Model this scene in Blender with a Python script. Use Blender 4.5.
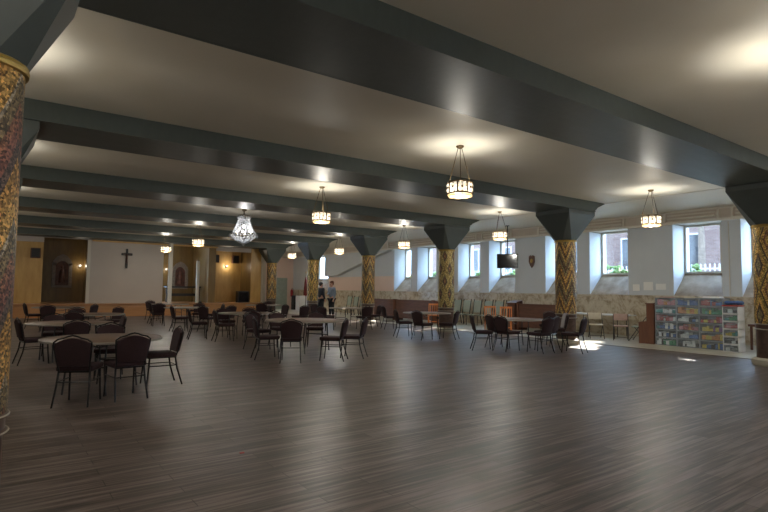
import bpy, bmesh, math, random
from mathutils import Vector, Matrix
R = math.radians
PI = math.pi
sc = bpy.context.scene
for o in list(bpy.data.objects):
    bpy.data.objects.remove(o)
COL = sc.collection

# ------------------------------------------------------------------ camera
cam_d = bpy.data.cameras.new('camera'); cam = bpy.data.objects.new('camera', cam_d); COL.objects.link(cam)
cam_d.sensor_width = 36; cam_d.lens = 537.3 / 768 * 36; cam_d.clip_start = .05; cam_d.clip_end = 300
YAW, PITCH, ROLL = R(36.125), R(3.562), R(-.687)
fwd = Vector((math.sin(YAW)*math.cos(PITCH), math.cos(YAW)*math.cos(PITCH), math.sin(PITCH)))
rgt = Vector((math.cos(YAW), -math.sin(YAW), 0)); up = rgt.cross(fwd)
r2 = rgt*math.cos(ROLL) + up*math.sin(ROLL) * -1
u2 = up*math.cos(ROLL) + rgt*math.sin(ROLL)
cam.matrix_world = Matrix(((r2.x, u2.x, -fwd.x, 0), (r2.y, u2.y, -fwd.y, 0), (r2.z, u2.z, -fwd.z, 1.5), (0, 0, 0, 1)))
sc.camera = cam

# ------------------------------------------------------------------ world, sun, exposure
sc.view_settings.view_transform = 'Standard'; sc.view_settings.look = 'None'
sc.view_settings.gamma = 1; sc.view_settings.use_curve_mapping = False
sc.view_settings.exposure = 2.0
world = bpy.data.worlds.new('world'); sc.world = world; world.use_nodes = True
bg = world.node_tree.nodes['Background']
bg.inputs[0].default_value = (.46, .69, 1, 1); bg.inputs[1].default_value = 4.5
sd = bpy.data.lights.new('sun', 'SUN'); sun = bpy.data.objects.new('sun', sd); COL.objects.link(sun)
sd.energy = 5.0; sd.angle = R(.8); sd.color = (1, .93, .82)
SUND = Vector((-4.9, -1.9, -2.9)).normalized()
sun.rotation_euler = SUND.to_track_quat('-Z', 'Y').to_euler(); sun.location = (40, 25, 25)
LAMP_W = 23.0
sc.cycles.max_bounces = 7; sc.cycles.diffuse_bounces = 4; sc.cycles.glossy_bounces = 3
sc.cycles.transparent_max_bounces = 10; sc.cycles.sample_clamp_indirect = 4
sc.cycles.use_denoising = True

# ------------------------------------------------------------------ materials
def mat(name, col, rough=.6, metal=0, spec=.5, emit=None, estr=0, coat=0):
    m = bpy.data.materials.new(name); m.use_nodes = True
    b = m.node_tree.nodes['Principled BSDF']
    b.inputs['Base Color'].default_value = (*col, 1); b.inputs['Roughness'].default_value = rough
    b.inputs['Metallic'].default_value = metal; b.inputs['Specular IOR Level'].default_value = spec
    b.inputs['Coat Weight'].default_value = coat
    if emit:
        b.inputs['Emission Color'].default_value = (*emit, 1); b.inputs['Emission Strength'].default_value = estr
    return m
def N(m, t, **kw):
    n = m.node_tree.nodes.new(t)
    for k, v in kw.items():
        setattr(n, k, v)
    return n
def L(m, a, b): m.node_tree.links.new(a, b)
def BS(m): return m.node_tree.nodes['Principled BSDF']
def val(m, op, a, b=None, c=None):
    n = N(m, 'ShaderNodeMath', operation=op)
    for i, x in enumerate((a, b, c)):
        if x is None: continue
        if isinstance(x, (int, float)): n.inputs[i].default_value = x
        else: L(m, x, n.inputs[i])
    return n.outputs[0]
def ramp(m, fac, stops, interp='LINEAR'):
    n = N(m, 'ShaderNodeValToRGB'); cr = n.color_ramp; cr.interpolation = interp
    while len(cr.elements) < len(stops): cr.elements.new(.5)
    for e, (p, c) in zip(cr.elements, stops):
        e.position = p; e.color = (*c, 1)
    L(m, fac, n.inputs[0]); return n.outputs[0]
def noise(m, vec, scale, detail=4, rough=.6, dist=0):
    n = N(m, 'ShaderNodeTexNoise'); n.inputs['Scale'].default_value = scale; n.inputs['Detail'].default_value = detail
    n.inputs['Roughness'].default_value = rough; n.inputs['Distortion'].default_value = dist
    if vec is not None: L(m, vec, n.inputs['Vector'])
    return n.outputs['Fac']
def objco(m, scale=None):
    t = N(m, 'ShaderNodeTexCoord').outputs['Object']
    if scale:
        mp = N(m, 'ShaderNodeMapping'); mp.inputs['Scale'].default_value = scale; L(m, t, mp.inputs[0]); return mp.outputs[0]
    return t
def bump(m, h, strength=.2, dist=.01):
    n = N(m, 'ShaderNodeBump'); n.inputs['Strength'].default_value = strength; n.inputs['Distance'].default_value = dist
    L(m, h, n.inputs['Height']); L(m, n.outputs[0], BS(m).inputs['Normal'])
def varied(name, c1, c2, scale, rough=.6, metal=0, stretch=None, coat=0, bmp=0, detail=5):
    m = mat(name, c1, rough, metal, coat=coat)
    f = noise(m, objco(m, stretch), scale, detail)
    L(m, ramp(m, f, [(.3, c1), (.7, c2)]), BS(m).inputs['Base Color'])
    if bmp: bump(m, f, bmp)
    return m

def floor_material():
    m = mat('floor_planks', (.1, .08, .07), .38)
    co = objco(m)
    br = N(m, 'ShaderNodeTexBrick'); br.offset = .37; br.offset_frequency = 2
    br.inputs['Scale'].default_value = 1; br.inputs['Brick Width'].default_value = 1.22; br.inputs['Row Height'].default_value = .152
    br.inputs['Mortar Size'].default_value = .004; br.inputs['Mortar Smooth'].default_value = .2
    br.inputs['Color1'].default_value = (0, 0, 0, 1); br.inputs['Color2'].default_value = (1, 1, 1, 1); br.inputs['Mortar'].default_value = (.5, .5, .5, 1)
    L(m, co, br.inputs['Vector'])
    mp = N(m, 'ShaderNodeMapping'); mp.inputs['Scale'].default_value = (.55, 11, 1); L(m, co, mp.inputs[0])
    g = noise(m, mp.outputs[0], 2.2, 6, .6, .15)
    mp2 = N(m, 'ShaderNodeMapping'); mp2.inputs['Scale'].default_value = (.25, 2.6, 1); L(m, co, mp2.inputs[0])
    g2 = noise(m, mp2.outputs[0], 1.6, 3)
    f = val(m, 'ADD', val(m, 'MULTIPLY', val(m, 'SUBTRACT', val(m, 'MULTIPLY', g, 2.5), .75), .6), val(m, 'MULTIPLY', br.outputs['Color'], .16))
    f = val(m, 'ADD', f, val(m, 'MULTIPLY', g2, .3))
    c = ramp(m, f, [(.30, (.036, .024, .019)), (.50, (.096, .068, .056)), (.72, (.215, .168, .148))])
    mx = N(m, 'ShaderNodeMixRGB'); mx.blend_type = 'MULTIPLY'; L(m, br.outputs['Fac'], mx.inputs[0]); L(m, c, mx.inputs[1]); mx.inputs[2].default_value = (.35, .33, .32, 1)
    L(m, mx.outputs[0], BS(m).inputs['Base Color'])
    L(m, val(m, 'ADD', val(m, 'MULTIPLY', g, .30), .23), BS(m).inputs['Roughness'])
    bump(m, val(m, 'SUBTRACT', g, br.outputs['Fac']), .07, .004)
    return m
def tile_material():
    m = mat('floor_tiles', (.5, .47, .38), .3)
    br = N(m, 'ShaderNodeTexBrick'); br.offset = 0
    br.inputs['Scale'].default_value = 1; br.inputs['Brick Width'].default_value = .305; br.inputs['Row Height'].default_value = .305
    br.inputs['Mortar Size'].default_value = .002
    br.inputs['Color1'].default_value = (.46, .43, .34, 1); br.inputs['Color2'].default_value = (.54, .51, .42, 1); br.inputs['Mortar'].default_value = (.25, .22, .18, 1)
    L(m, objco(m), br.inputs['Vector']); L(m, br.outputs['Color'], BS(m).inputs['Base Color'])
    return m
def marble_material():
    m = mat('wainscot_marble', (.5, .48, .4), .3)
    co = objco(m)
    f1 = noise(m, co, 1.7, 9, .68, 1.6); f2 = noise(m, co, 6, 6, .7, .8)
    f = val(m, 'ADD', val(m, 'MULTIPLY', f1, .65), val(m, 'MULTIPLY', f2, .35))
    L(m, ramp(m, f, [(.36, (.20, .14, .085)), (.44, (.38, .30, .20)), (.51, (.54, .47, .35)), (.66, (.66, .60, .48))]), BS(m).inputs['Base Color'])
    return m
def mosaic(kind):
    m = mat('mosaic_' + kind, (.3, .2, .05), .52)
    co = objco(m); sp = N(m, 'ShaderNodeSeparateXYZ'); L(m, co, sp.inputs[0])
    a = val(m, 'DIVIDE', val(m, 'ARCTAN2', sp.outputs[1], sp.outputs[0]), 2*PI)
    z = sp.outputs[2]
    gold = (.44, .28, .085); dark = (.065, .038, .026); olive = (.19, .155, .07); red = (.17, .07, .035)
    if kind == 'zigzag':
        u = val(m, 'PINGPONG', val(m, 'MULTIPLY', val(m, 'ADD', a, .5), 5), .5)
        t = val(m, 'FRACT', val(m, 'ADD', val(m, 'MULTIPLY', z, 1.2), val(m, 'MULTIPLY', u, 1.15)))
        st = [(0, dark), (.10, (.15, .085, .04)), (.20, olive), (.31, gold), (.41, (.17, .10, .045)), (.50, dark), (.58, (.36, .20, .06)), (.68, gold), (.78, red), (.86, olive)]
    elif kind == 'diamond':
        u = val(m, 'PINGPONG', val(m, 'MULTIPLY', val(m, 'ADD', a, .56), 5), .5)
        w = val(m, 'PINGPONG', val(m, 'MULTIPLY', z, .95), .5)
        t = val(m, 'ADD', u, w)
        st = [(0, olive), (.16, dark), (.26, gold), (.42, (.30, .22, .07)), (.55, dark), (.62, gold), (.78, red), (.88, gold)]
    elif kind == 'cross':
        u = val(m, 'PINGPONG', val(m, 'MULTIPLY', val(m, 'ADD', a, .5), 5), .5)
        w = val(m, 'PINGPONG', val(m, 'MULTIPLY', z, 1.1), .5)
        t = val(m, 'ABSOLUTE', val(m, 'SUBTRACT', u, w))
        st = [(0, (.30, .22, .085)), (.10, (.37, .28, .115)), (.2, olive), (.28, dark), (.36, red), (.42, (.2, .12, .05))]
    else:                                   # bold leaning bands
        u = val(m, 'PINGPONG', val(m, 'MULTIPLY', val(m, 'ADD', a, .565), 3), .5)
        t = val(m, 'FRACT', val(m, 'ADD', val(m, 'MULTIPLY', z, 1.0), val(m, 'MULTIPLY', u, -1.25)))
        st = [(0, red), (.10, (.13, .09, .04)), (.26, (.24, .19, .13)), (.31, (.38, .22, .065)), (.52, (.30, .16, .045)), (.72, dark), (.84, (.14, .05, .03))]
    base = ramp(m, t, st, 'CONSTANT')
    vo = N(m, 'ShaderNodeTexVoronoi'); vo.inputs['Scale'].default_value = 62; L(m, co, vo.inputs['Vector'])
    hs = N(m, 'ShaderNodeSeparateColor'); L(m, vo.outputs['Color'], hs.inputs[0])
    v2 = val(m, 'ADD', val(m, 'MULTIPLY', val(m, 'POWER', hs.outputs[0], 1.6), 2.3), .32)
    mx = N(m, 'ShaderNodeMixRGB'); mx.blend_type = 'MULTIPLY'; mx.inputs[0].default_value = 1; L(m, base, mx.inputs[1]); L(m, v2, mx.inputs[2])
    L(m, mx.outputs[0], BS(m).inputs['Base Color'])
    sg = N(m, 'ShaderNodeSeparateColor'); L(m, base, sg.inputs[0])
    L(m, val(m, 'MULTIPLY', val(m, 'GREATER_THAN', sg.outputs[0], .25), .45), BS(m).inputs['Metallic'])
    bump(m, vo.outputs['Distance'], .5, .006)
    return m
def brick_material():
    m = mat('outside_brick', (.2, .1, .07), .9)
    tc = N(m, 'ShaderNodeTexCoord'); sp = N(m, 'ShaderNodeSeparateXYZ'); L(m, tc.outputs['Object'], sp.inputs[0])
    cb = N(m, 'ShaderNodeCombineXYZ'); L(m, sp.outputs[1], cb.inputs[0]); L(m, sp.outputs[2], cb.inputs[1])
    br = N(m, 'ShaderNodeTexBrick'); br.inputs['Scale'].default_value = 1; br.inputs['Brick Width'].default_value = .25; br.inputs['Row Height'].default_value = .08
    br.inputs['Mortar Size'].default_value = .006
    br.inputs['Color1'].default_value = (.10, .052, .042, 1); br.inputs['Color2'].default_value = (.15, .09, .075, 1); br.inputs['Mortar'].default_value = (.17, .155, .15, 1)
    L(m, cb.outputs[0], br.inputs['Vector']); L(m, br.outputs['Color'], BS(m).inputs['Base Color'])
    return m
def glass_mat(name, tint=(1, 1, 1), gl=.08, rough=.02):
    m = bpy.data.materials.new(name); m.use_nodes = True; nt = m.node_tree; nt.nodes.clear()
    o = nt.nodes.new('ShaderNodeOutputMaterial'); mx = nt.nodes.new('ShaderNodeMixShader'); mx.inputs[0].default_value = gl
    t = nt.nodes.new('ShaderNodeBsdfTransparent'); t.inputs[0].default_value = (*tint, 1)
    g = nt.nodes.new('ShaderNodeBsdfGlossy'); g.inputs['Roughness'].default_value = rough
    nt.links.new(t.outputs[0], mx.inputs[1]); nt.links.new(g.outputs[0], mx.inputs[2]); nt.links.new(mx.outputs[0], o.inputs[0])
    return m
def plastic_clear(name, col, tr):
    m = bpy.data.materials.new(name); m.use_nodes = True; nt = m.node_tree; b = nt.nodes['Principled BSDF']
    b.inputs['Base Color'].default_value = (*col, 1); b.inputs['Roughness'].default_value = .25
    mx = nt.nodes.new('ShaderNodeMixShader'); mx.inputs[0].default_value = tr
    t = nt.nodes.new('ShaderNodeBsdfTransparent'); t.inputs[0].default_value = (.9, .93, .96, 1)
    nt.links.new(b.outputs[0], mx.inputs[1]); nt.links.new(t.outputs[0], mx.inputs[2]); nt.links.new(mx.outputs[0], nt.nodes['Material Output'].inputs[0])
    return m
def lit_glass(name, col, e, es):
    m = mat(name, col, .35, emit=e, estr=es); nt = m.node_tree
    mx = nt.nodes.new('ShaderNodeMixShader'); mx.inputs[0].default_value = .6
    t = nt.nodes.new('ShaderNodeBsdfTransparent'); t.inputs[0].default_value = (1, .96, .88, 1)
    nt.links.new(BS(m).outputs[0], mx.inputs[1]); nt.links.new(t.outputs[0], mx.inputs[2]); nt.links.new(mx.outputs[0], nt.nodes['Material Output'].inputs[0])
    return m
def beam_material():
    m = mat('beam_paint', (.07, .09, .085), .40)
    f = noise(m, objco(m, (2.5, 1, 1)), 5, 4); f2 = noise(m, objco(m, (.6, 3, 1)), 3.0, 3)
    L(m, ramp(m, f, [(.3, (.068, .083, .076)), (.7, (.080, .096, .088))]), BS(m).inputs['Base Color'])
    L(m, val(m, 'ADD', val(m, 'MULTIPLY', f2, .08), .36), BS(m).inputs['Roughness'])
    bump(m, f2, .06, .02)
    return m

M = dict(
    floor=floor_material(), tile=tile_material(), sill=varied('stained_sill_marble', (.20, .135, .08), (.50, .40, .29), 2.4, .5, detail=9), marble=marble_material(), beam=beam_material(), brick=brick_material(),
    ceiling=varied('ceiling_paint', (.69, .645, .54), (.73, .68, .57), 1.2, .5),
    wall=varied('wall_paint', (.56, .59, .61), (.61, .64, .66), 1.0, .6),
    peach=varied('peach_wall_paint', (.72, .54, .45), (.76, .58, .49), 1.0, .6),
    cream=varied('cream_wall_paint', (.48, .42, .365), (.52, .455, .395), .8, .6),
    trimw=mat('trim_white', (.62, .58, .50), .5), bulk=varied('fascia_panel', (.46, .40, .32), (.52, .45, .37), 2, .6),
    gold=varied('gold_wood', (.45, .26, .075), (.58, .36, .12), 2.2, .4, stretch=(2.5, 2.5, .5)),
    gold_shade=varied('shaded_gold_wood', (.17, .10, .03), (.25, .155, .045), 2.2, .4, stretch=(2.5, 2.5, .5)),  # gold wood darkened, shade of recesses and returns put into its colour
    stage=varied('stage_wood', (.42, .19, .07), (.52, .26, .105), 3, .35, stretch=(.4, 5, 5)),
    brown=varied('brown_wood', (.085, .035, .022), (.14, .06, .035), 3, .6, stretch=(1, 1, 6)),
    redwood=varied('red_brown_wood', (.11, .04, .022), (.17, .068, .035), 3, .4, stretch=(4, 4, .7)),
    orange=varied('orange_wood', (.62, .19, .05), (.78, .28, .08), 4, .4),
    fabric=varied('burgundy_fabric', (.023, .009, .010), (.044, .017, .020), 90, .85, detail=2),
    frame=mat('black_metal', (.012, .012, .014), .35, .4),
    ttop=varied('tabletop_laminate', (.13, .08, .055), (.20, .13, .09), 2.5, .45, stretch=(1, 6, 1)),
    tedge=mat('table_edge', (.30, .27, .23), .6, spec=.2), tleg=mat('table_leg', (.05, .05, .055), .4, .5),
    brass=mat('brass', (.10, .065, .025), .5, .5), steel=mat('steel', (.5, .5, .5), .3, .9),
    lampglass=lit_glass('lamp_glass', (.28, .26, .23), (1, .90, .72), .32),
    lampwarm=lit_glass('lamp_glass_amber', (.3, .19, .10), (1, .66, .32), .28),
    bulb=mat('bulb', (1, 1, 1), .3, emit=(1, .93, .82), estr=3.5),
    crystal=plastic_clear('crystal', (.64, .65, .68), .35),
    drum=varied('brown_marble', (.055, .03, .022), (.14, .085, .062), 7, .3), stone=varied('plinth_stone', (.46, .43, .35), (.54, .51, .42), 8, .6),
    cap=varied('capital_paint', (.070, .082, .076), (.080, .094, .088), 3, .4),
    goldring=mat('gold_ring', (.42, .28, .07), .4, .5),
    green=varied('grey_green_vinyl', (.30, .35, .29), (.36, .41, .34), 5, .5),
    black=mat('black_plastic', (.012, .012, .014), .55), screen=mat('dark_screen', (.008, .008, .010), .12),
    white=mat('white_plastic', (.72, .72, .72), .4), red=mat('red', (.45, .03, .03), .4),
    clear=plastic_clear('clear_plastic', (.75, .80, .84), .88), greyp=plastic_clear('grey_plastic', (.42, .46, .50), .25),
    glass=glass_mat('window_glass'), beige=varied('beige_vinyl', (.56, .50, .38), (.64, .58, .46), 8, .5), pinkv=varied('pink_vinyl', (.42, .28, .24), (.5, .35, .3), 8, .5),
    painting=varied('painting', (.05, .02, .018), (.20, .08, .05), 5, .5), pframe=varied('pale_carved_frame', (.20, .165, .135), (.32, .27, .22), 12, .6),
    paper=mat('paper', (.86, .85, .82), .7), blue=mat('blue_cloth', (.06, .13, .32), .8), jacket=varied('pale_grey_cloth', (.36, .33, .35), (.46, .43, .45), 12, .9),
    flag=varied('maroon_cloth', (.12, .015, .015), (.2, .03, .025), 9, .8),
    skin=mat('skin', (.50, .27, .19), .6), hair=mat('dark_hair', (.03, .02, .015), .7), hair2=mat('reddish_hair', (.16, .055, .03), .7),
    cl_dark=mat('dark_jacket', (.022, .026, .036), .85), cl_blue=mat('pale_blue_shirt', (.20, .25, .32), .85), cl_jeans=mat('dark_trousers', (.018, .022, .032), .85),
    shoe=mat('shoe', (.02, .015, .012), .5),
    grass=varied('gravel_lawn', (.13, .13, .09), (.2, .19, .15), 3, .9), leaf=varied('leaves', (.035, .075, .012), (.09, .14, .03), 5, .8), leafy=varied('yellow_leaves', (.30, .28, .03), (.2, .28, .04), 4, .8),
    bark=varied('bark', (.09, .065, .05), (.16, .12, .09), 8, .9), pave=mat('pavement', (.4, .39, .37), .9), fence=mat('white_fence', (.35, .35, .36), .5),
    mz=mosaic('zigzag'), md=mosaic('diamond'), mc=mosaic('cross'), mb=mosaic('bands'),
)
M['ttop'].node_tree.nodes['Principled BSDF'].inputs['Specular IOR Level'].default_value = .35
BITS = [mat('craft_' + n, c, .6) for n, c in dict(red=(.42, .05, .05), blue=(.06, .16, .42), green=(.05, .32, .14), yellow=(.75, .58, .08), white=(.85, .85, .83), orange=(.65, .25, .05), purple=(.22, .07, .26), black=(.03, .03, .03), pink=(.6, .25, .3), teal=(.05, .32, .32)).items()]

# ------------------------------------------------------------------ mesh helpers
class MB:
    def __init__(s): s.bm = bmesh.new(); s.mi = 0
    def _f(s, vs):
        try:
            f = s.bm.faces.new(vs); f.material_index = s.mi; return f
        except ValueError: return None
    def box(s, x0, x1, y0, y1, z0, z1, bev=0):
        if bev:
            b2 = bmesh.new(); bmesh.ops.create_cube(b2, size=1)
            for v in b2.verts: v.co = Vector(((x0+x1)/2 + v.co.x*(x1-x0), (y0+y1)/2 + v.co.y*(y1-y0), (z0+z1)/2 + v.co.z*(z1-z0)))
            bmesh.ops.bevel(b2, geom=b2.edges[:], offset=bev, segments=2, affect='EDGES', profile=.6)
            s.merge(b2); return s
        v = [s.bm.verts.new((x, y, z)) for z in (z0, z1) for y in (y0, y1) for x in (x0, x1)]
        for f in ((0, 2, 3, 1), (4, 5, 7, 6), (0, 1, 5, 4), (2, 6, 7, 3), (0, 4, 6, 2), (1, 3, 7, 5)): s._f([v[i] for i in f])
        return s
    def merge(s, b2):
        mp = {v: s.bm.verts.new(v.co) for v in b2.verts}
        for f in b2.faces: s._f([mp[v] for v in f.verts])
        b2.free()
    def rings(s, rs, closed=True, cap=True):
        R_ = [[s.bm.verts.new(p) for p in r] for r in rs]; n = len(R_[0])
        for a, b in zip(R_, R_[1:]):
            for i in range(n if closed else n-1):
                j = (i+1) % n; s._f([a[i], a[j], b[j], b[i]])
        if cap and closed:
            s._f(R_[0][::-1]); s._f(R_[-1])
        return s
    def tube(s, pts, r, n=8, loop=False):
        pts = [Vector(p) for p in pts]; rs = []; k = len(pts)
        rr = r if isinstance(r, (list, tuple)) else [r]*k
        side = None
        for i, p in enumerate(pts):
            if loop: d = pts[(i+1) % k] - pts[i-1]
            else: d = pts[min(i+1, k-1)] - pts[max(i-1, 0)]
            d.normalize()
            if side is None:
                side = d.cross(Vector((0, 0, 1)) if abs(d.z) < .9 else Vector((1, 0, 0))).normalized()
            else:
                side = (side - d*side.dot(d)).normalized()
            b = d.cross(side)
            rs.append([p + (side*math.cos(2*PI*q/n) + b*math.sin(2*PI*q/n))*rr[i] for q in range(n)])
        if loop: rs.append([v.copy() for v in rs[0]])
        s.rings(rs, cap=not loop); return s
    def lathe(s, prof, n=24, cx=0, cy=0, a0=0, cap=True):
        rs = [[(cx+r*math.cos(a0+2*PI*i/n), cy+r*math.sin(a0+2*PI*i/n), z) for i in range(n)] for r, z in prof]
        s.rings(rs, cap=cap); return s
    def prism(s, poly, axis, a, b):
        def P(u, v, w): return {'x': (w, u, v), 'y': (u, w, v), 'z': (u, v, w)}[axis]
        s.rings([[P(u, v, w) for u, v in poly] for w in (a, b)]); return s
    def blob(s, c, r, sub=1, jit=0, rnd=None, sq=(1, 1, 1)):
        b2 = bmesh.new(); bmesh.ops.create_icosphere(b2, subdivisions=sub, radius=1)
        for v in b2.verts:
            k = r*(1 + (rnd.uniform(-jit, jit) if rnd else 0)); v.co = Vector((c[0]+v.co.x*k*sq[0], c[1]+v.co.y*k*sq[1], c[2]+v.co.z*k*sq[2]))
        s.merge(b2); return s
    def build(s, name, m, parent=None, smooth=False, kind=None):
        bmesh.ops.remove_doubles(s.bm, verts=s.bm.verts, dist=1e-5)
        bmesh.ops.recalc_face_normals(s.bm, faces=s.bm.faces)
        me = bpy.data.meshes.new(name); s.bm.to_mesh(me); s.bm.free()
        for x in (m if isinstance(m, (list, tuple)) else [m]): me.materials.append(x)
        if smooth:
            for p in me.polygons: p.use_smooth = True
            try: me.set_sharp_from_angle(angle=R(40))
            except Exception: pass
        o = bpy.data.objects.new(name, me); COL.objects.link(o)
        if parent: o.parent = parent
        if kind: o['kind'] = kind
        return o
def box(name, m, x0, x1, y0, y1, z0, z1, parent=None, bev=0, kind=None):
    return MB().box(x0, x1, y0, y1, z0, z1, bev).build(name, m, parent, kind=kind)
def tag(o, label, cat, group=None):
    o['label'] = label; o['category'] = cat
    if group: o['group'] = group
    return o
def thing(name, label, cat, loc=(0, 0, 0), rz=0, group=None):
    o = bpy.data.objects.new(name, None); COL.objects.link(o); o.location = loc; o.rotation_euler = (0, 0, rz); o.empty_display_size = .2
    return tag(o, label, cat, group)
def copy_tree(o, parent=None):
    c = o.copy(); COL.objects.link(c)
    if parent: c.parent = parent
    for ch in list(o.children): copy_tree(ch, c)
    return c
def S(name, m, *b, **k): return box(name, m, *b, kind='structure', **k)
def head(dx, dy): return math.atan2(-dx, dy)

XC, XL, CY0, BAY = 13.364, -.16, 4.395, 5.025
AX, BY, ZS, ZT, ZC, CR = .611, .564, 3.80, 4.10, 2.97, .29
WX, GX, YF, YB, WLX = 18.0, 18.8, 36.0, -9.0, -5.5

# ------------------------------------------------------------------ shell
S('floor', M['floor'], WLX-.2, 14.2, YB-.2, YF+.2, -.1, 0)
S('floor_tiles', M['tile'], 14.2, WX+1.0, YB-.2, YF+.2, -.1, .004)
S('trim_1', M['brown'], 14.17, 14.215, YB, YF, .0, .008)
S('ceiling', M['ceiling'], WLX-.2, WX+1.0, YB-.2, YF+.2, ZT, ZT+.15)
S('trim_2', M['trimw'], XC+AX+.49, XC+AX+.52, YB, YF, ZT-.012, ZT)
S('wall_left', M['wall'], WLX-.2, WLX, YB, YF, 0, ZT)
S('wall_back', M['wall'], WLX-.2, WX+1, YB-.2, YB, 0, ZT)

# right wall: piers, recesses with sloping marble sills
ZW = 1.40; ZSILL, ZHEAD = 2.15, 3.74
recs = []
for k in range(-4, 6):
    for a, b in ((7.15, 8.60), (10.15, 11.64)):
        a += BAY*k; b += BAY*k
        if a > 22.8 or a < YB+.3: continue
        if 22.8 < a < 31.5: continue
        recs.append((a, b))
recs.append((30.85, 33.7))
recs.sort()
wb = MB(); y = YB
for a, b in recs:
    wb.box(WX, GX, y, a, ZW, ZHEAD); y = b
wb.box(WX, GX, y, YF, ZW, ZHEAD)
for a, b in recs:      # wall around the glass at the back of each recess
    wb.box(GX, GX+.2, a-.05, a+.02, ZW, ZT); wb.box(GX, GX+.2, b-.06, b+.05, ZW, ZT)
wb.box(GX, GX+.2, YB, YF, ZHEAD, ZT)
y = YB
for a, b in recs:
    wb.box(GX, GX+.2, y, a, ZW, ZHEAD); y = b
wb.box(GX, GX+.2, y, YF, ZW, ZHEAD)
wb.box(GX-.0, GX+.2, YB, YF, ZW, ZSILL)
wb.build('wall_right', M['wall'], kind='structure')
sl = MB()
for a, b in recs: sl.prism([(WX-.0, ZW-.02), (GX+.01, ZW-.02), (GX+.01, ZSILL), (WX, ZW)], 'y', a, b)
sl.build('trim_15', M['sill'], kind='structure'); sl = MB()
sl.box(WX-.01, GX, YB, YF, 0, ZW)
sl.build('wall_right_marble', M['marble'], kind='structure')
S('trim_3', M['marble'], WX-.04, WX+.02, YB, YF, ZW-.04, ZW+.01)
S('baseboard_right', M['marble'], WX-.025, WX, YB, YF, .004, .10)
for i, (a, b) in enumerate(recs):
    w0, w1 = a+.30, b-.08
    if b-a < 1.47: w0 = a+.34
    if b-a > 2: w0, w1 = a+1.4, b-.3
    f = MB()
    f.box(GX-.04, GX+.05, a+.0, w0, ZSILL, ZHEAD); f.box(GX-.04, GX+.05, w1, b, ZSILL, ZHEAD)
    f.box(GX-.04, GX+.05, w0, w1, ZSILL, ZSILL+.06); f.box(GX-.04, GX+.05, w0, w1, ZHEAD-.05, ZHEAD)
    fo = f.build('window_%d' % (i+1), M['trimw'], kind='structure')
    MB().box(GX, GX+.012, w0, w1, ZSILL+.06, ZHEAD-.05).build('window_pane', M['glass'], fo)
# bulkhead over the windows
bk = MB()
bk.box(17.66, GX, YB, YF, 3.76, ZT)
bk.build('trim_4', M['bulk'], kind='structure')
fr = MB()
fr.box(17.58, 17.68, YB, YF, 3.69, 3.77); fr.box(17.60, 17.68, YB, YF, ZT-.045, ZT)
for a, b in recs:
    fr.box(17.60, 17.68, a-.1, a-.05, 3.75, ZT); fr.box(17.60, 17.68, b+.05, b+.10, 3.75, ZT)
fr.build('trim_5', M['trimw'], kind='structure')
for i, (a, b) in enumerate(recs):
    g = thing('roller_blind', 'white roller blind rolled up in the %s above the windows' % 'fascia', 'blind', (17.63, (a+b)/2, 3.86), 0, 'rolled up blinds above the windows')
    MB().tube([(0, -(b-a)/2+.02, 0), (0, (b-a)/2-.02, 0)], .03, 8).build('roll', M['trimw'], g, True)
    MB().box(-.02, .03, -(b-a)/2+.02, (b-a)/2-.02, .10, .14).build('head_rail', M['trimw'], g)
# stairwell enclosure: slanted soffit on the right wall
st = MB(); st.prism([(23.6, ZHEAD), (30.8, ZHEAD), (30.8, 2.3), (29.4, 2.35)], 'x', WX-.34, WX)
st.build('wall_stair_enclosure', M['wall'], kind='structure')
S('wall_peach_light', M['peach'], WX-.012, WX, 23.7, 30.8, ZW+.01, 2.25)  # thin peach panel: warm light on the wall given as colour
S('wall_far_right', M['peach'], 13.2, WX+1, YF, YF+.2, 0, ZT)
S('trim_6', M['bulk'], 13.2, WX, YF-.4, YF, 3.72, ZT)

# ------------------------------------------------------------------ stage wall (far end)
SZ = .64; SY = 29.4
stage = thing('stage_platform', 'long low orange-brown wooden stage platform across the far end', 'stage', (6, 32, 0))
MB().box(-5.7, 6.75, -2.55, 3.9, 0, SZ-.04).build('platform', M['stage'], stage)
MB().box(-5.7, 6.80, -2.62, 3.9, SZ-.04, SZ).build('stage_floor', M['stage'], stage)
MB().box(6.75, 6.88, -2.45, .6, 0, .42).build('step', M['stage'], stage)
MB().box(6.88, 6.97, -2.45, .6, 0, .21).build('step', M['stage'], stage)
S('wall_far_left', M['gold'], WLX, 1.98, 30.6, 30.8, SZ, ZT)
S('wall_far_left_base', M['gold'], WLX, .28, 30.6, 30.8, 0, SZ)
S('wall_far_recess_left', M['gold_shade'], 1.8, 4.6, 33.2, 33.4, SZ, ZT)
S('wall_far_recess_left_side', M['gold_shade'], 4.05, 4.2, 30.6, 33.2, SZ, ZT)
S('wall_far_recess_left_return', M['gold_shade'], 1.84, 1.98, 30.8, 33.2, SZ, ZT)
S('wall_far_center', M['cream'], 3.88, 7.42, 30.2, 30.35, SZ, ZT)
S('trim_7', M['trimw'], 3.80, 3.95, 30.14, 30.22, SZ, 3.78)
S('trim_8', M['trimw'], 7.55, 7.74, 29.6, 29.75, SZ, ZT)
S('wall_far_recess_middle', M['gold_shade'], 7.0, 11.2, 33.2, 33.4, SZ, ZT)
S('trim_9', M['trimw'], 9.45, 9.60, 31.0, 31.15, SZ, 3.0)
S('wall_far_recess_right_side', M['gold_shade'], 9.88, 10.28, 30.3, 33.2, SZ, ZT)
S('wall_far_right_gold', M['gold'], 10.28, 12.95, 32.0, 32.2, SZ, ZT)
S('wall_far_right_return', M['gold_shade'], 12.42, 12.52, 30.3, 32.0, SZ, ZT)
S('wall_far_right_panel', M['gold'], 12.36, 13.0, 30.2, 30.3, SZ, ZT)
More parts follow.
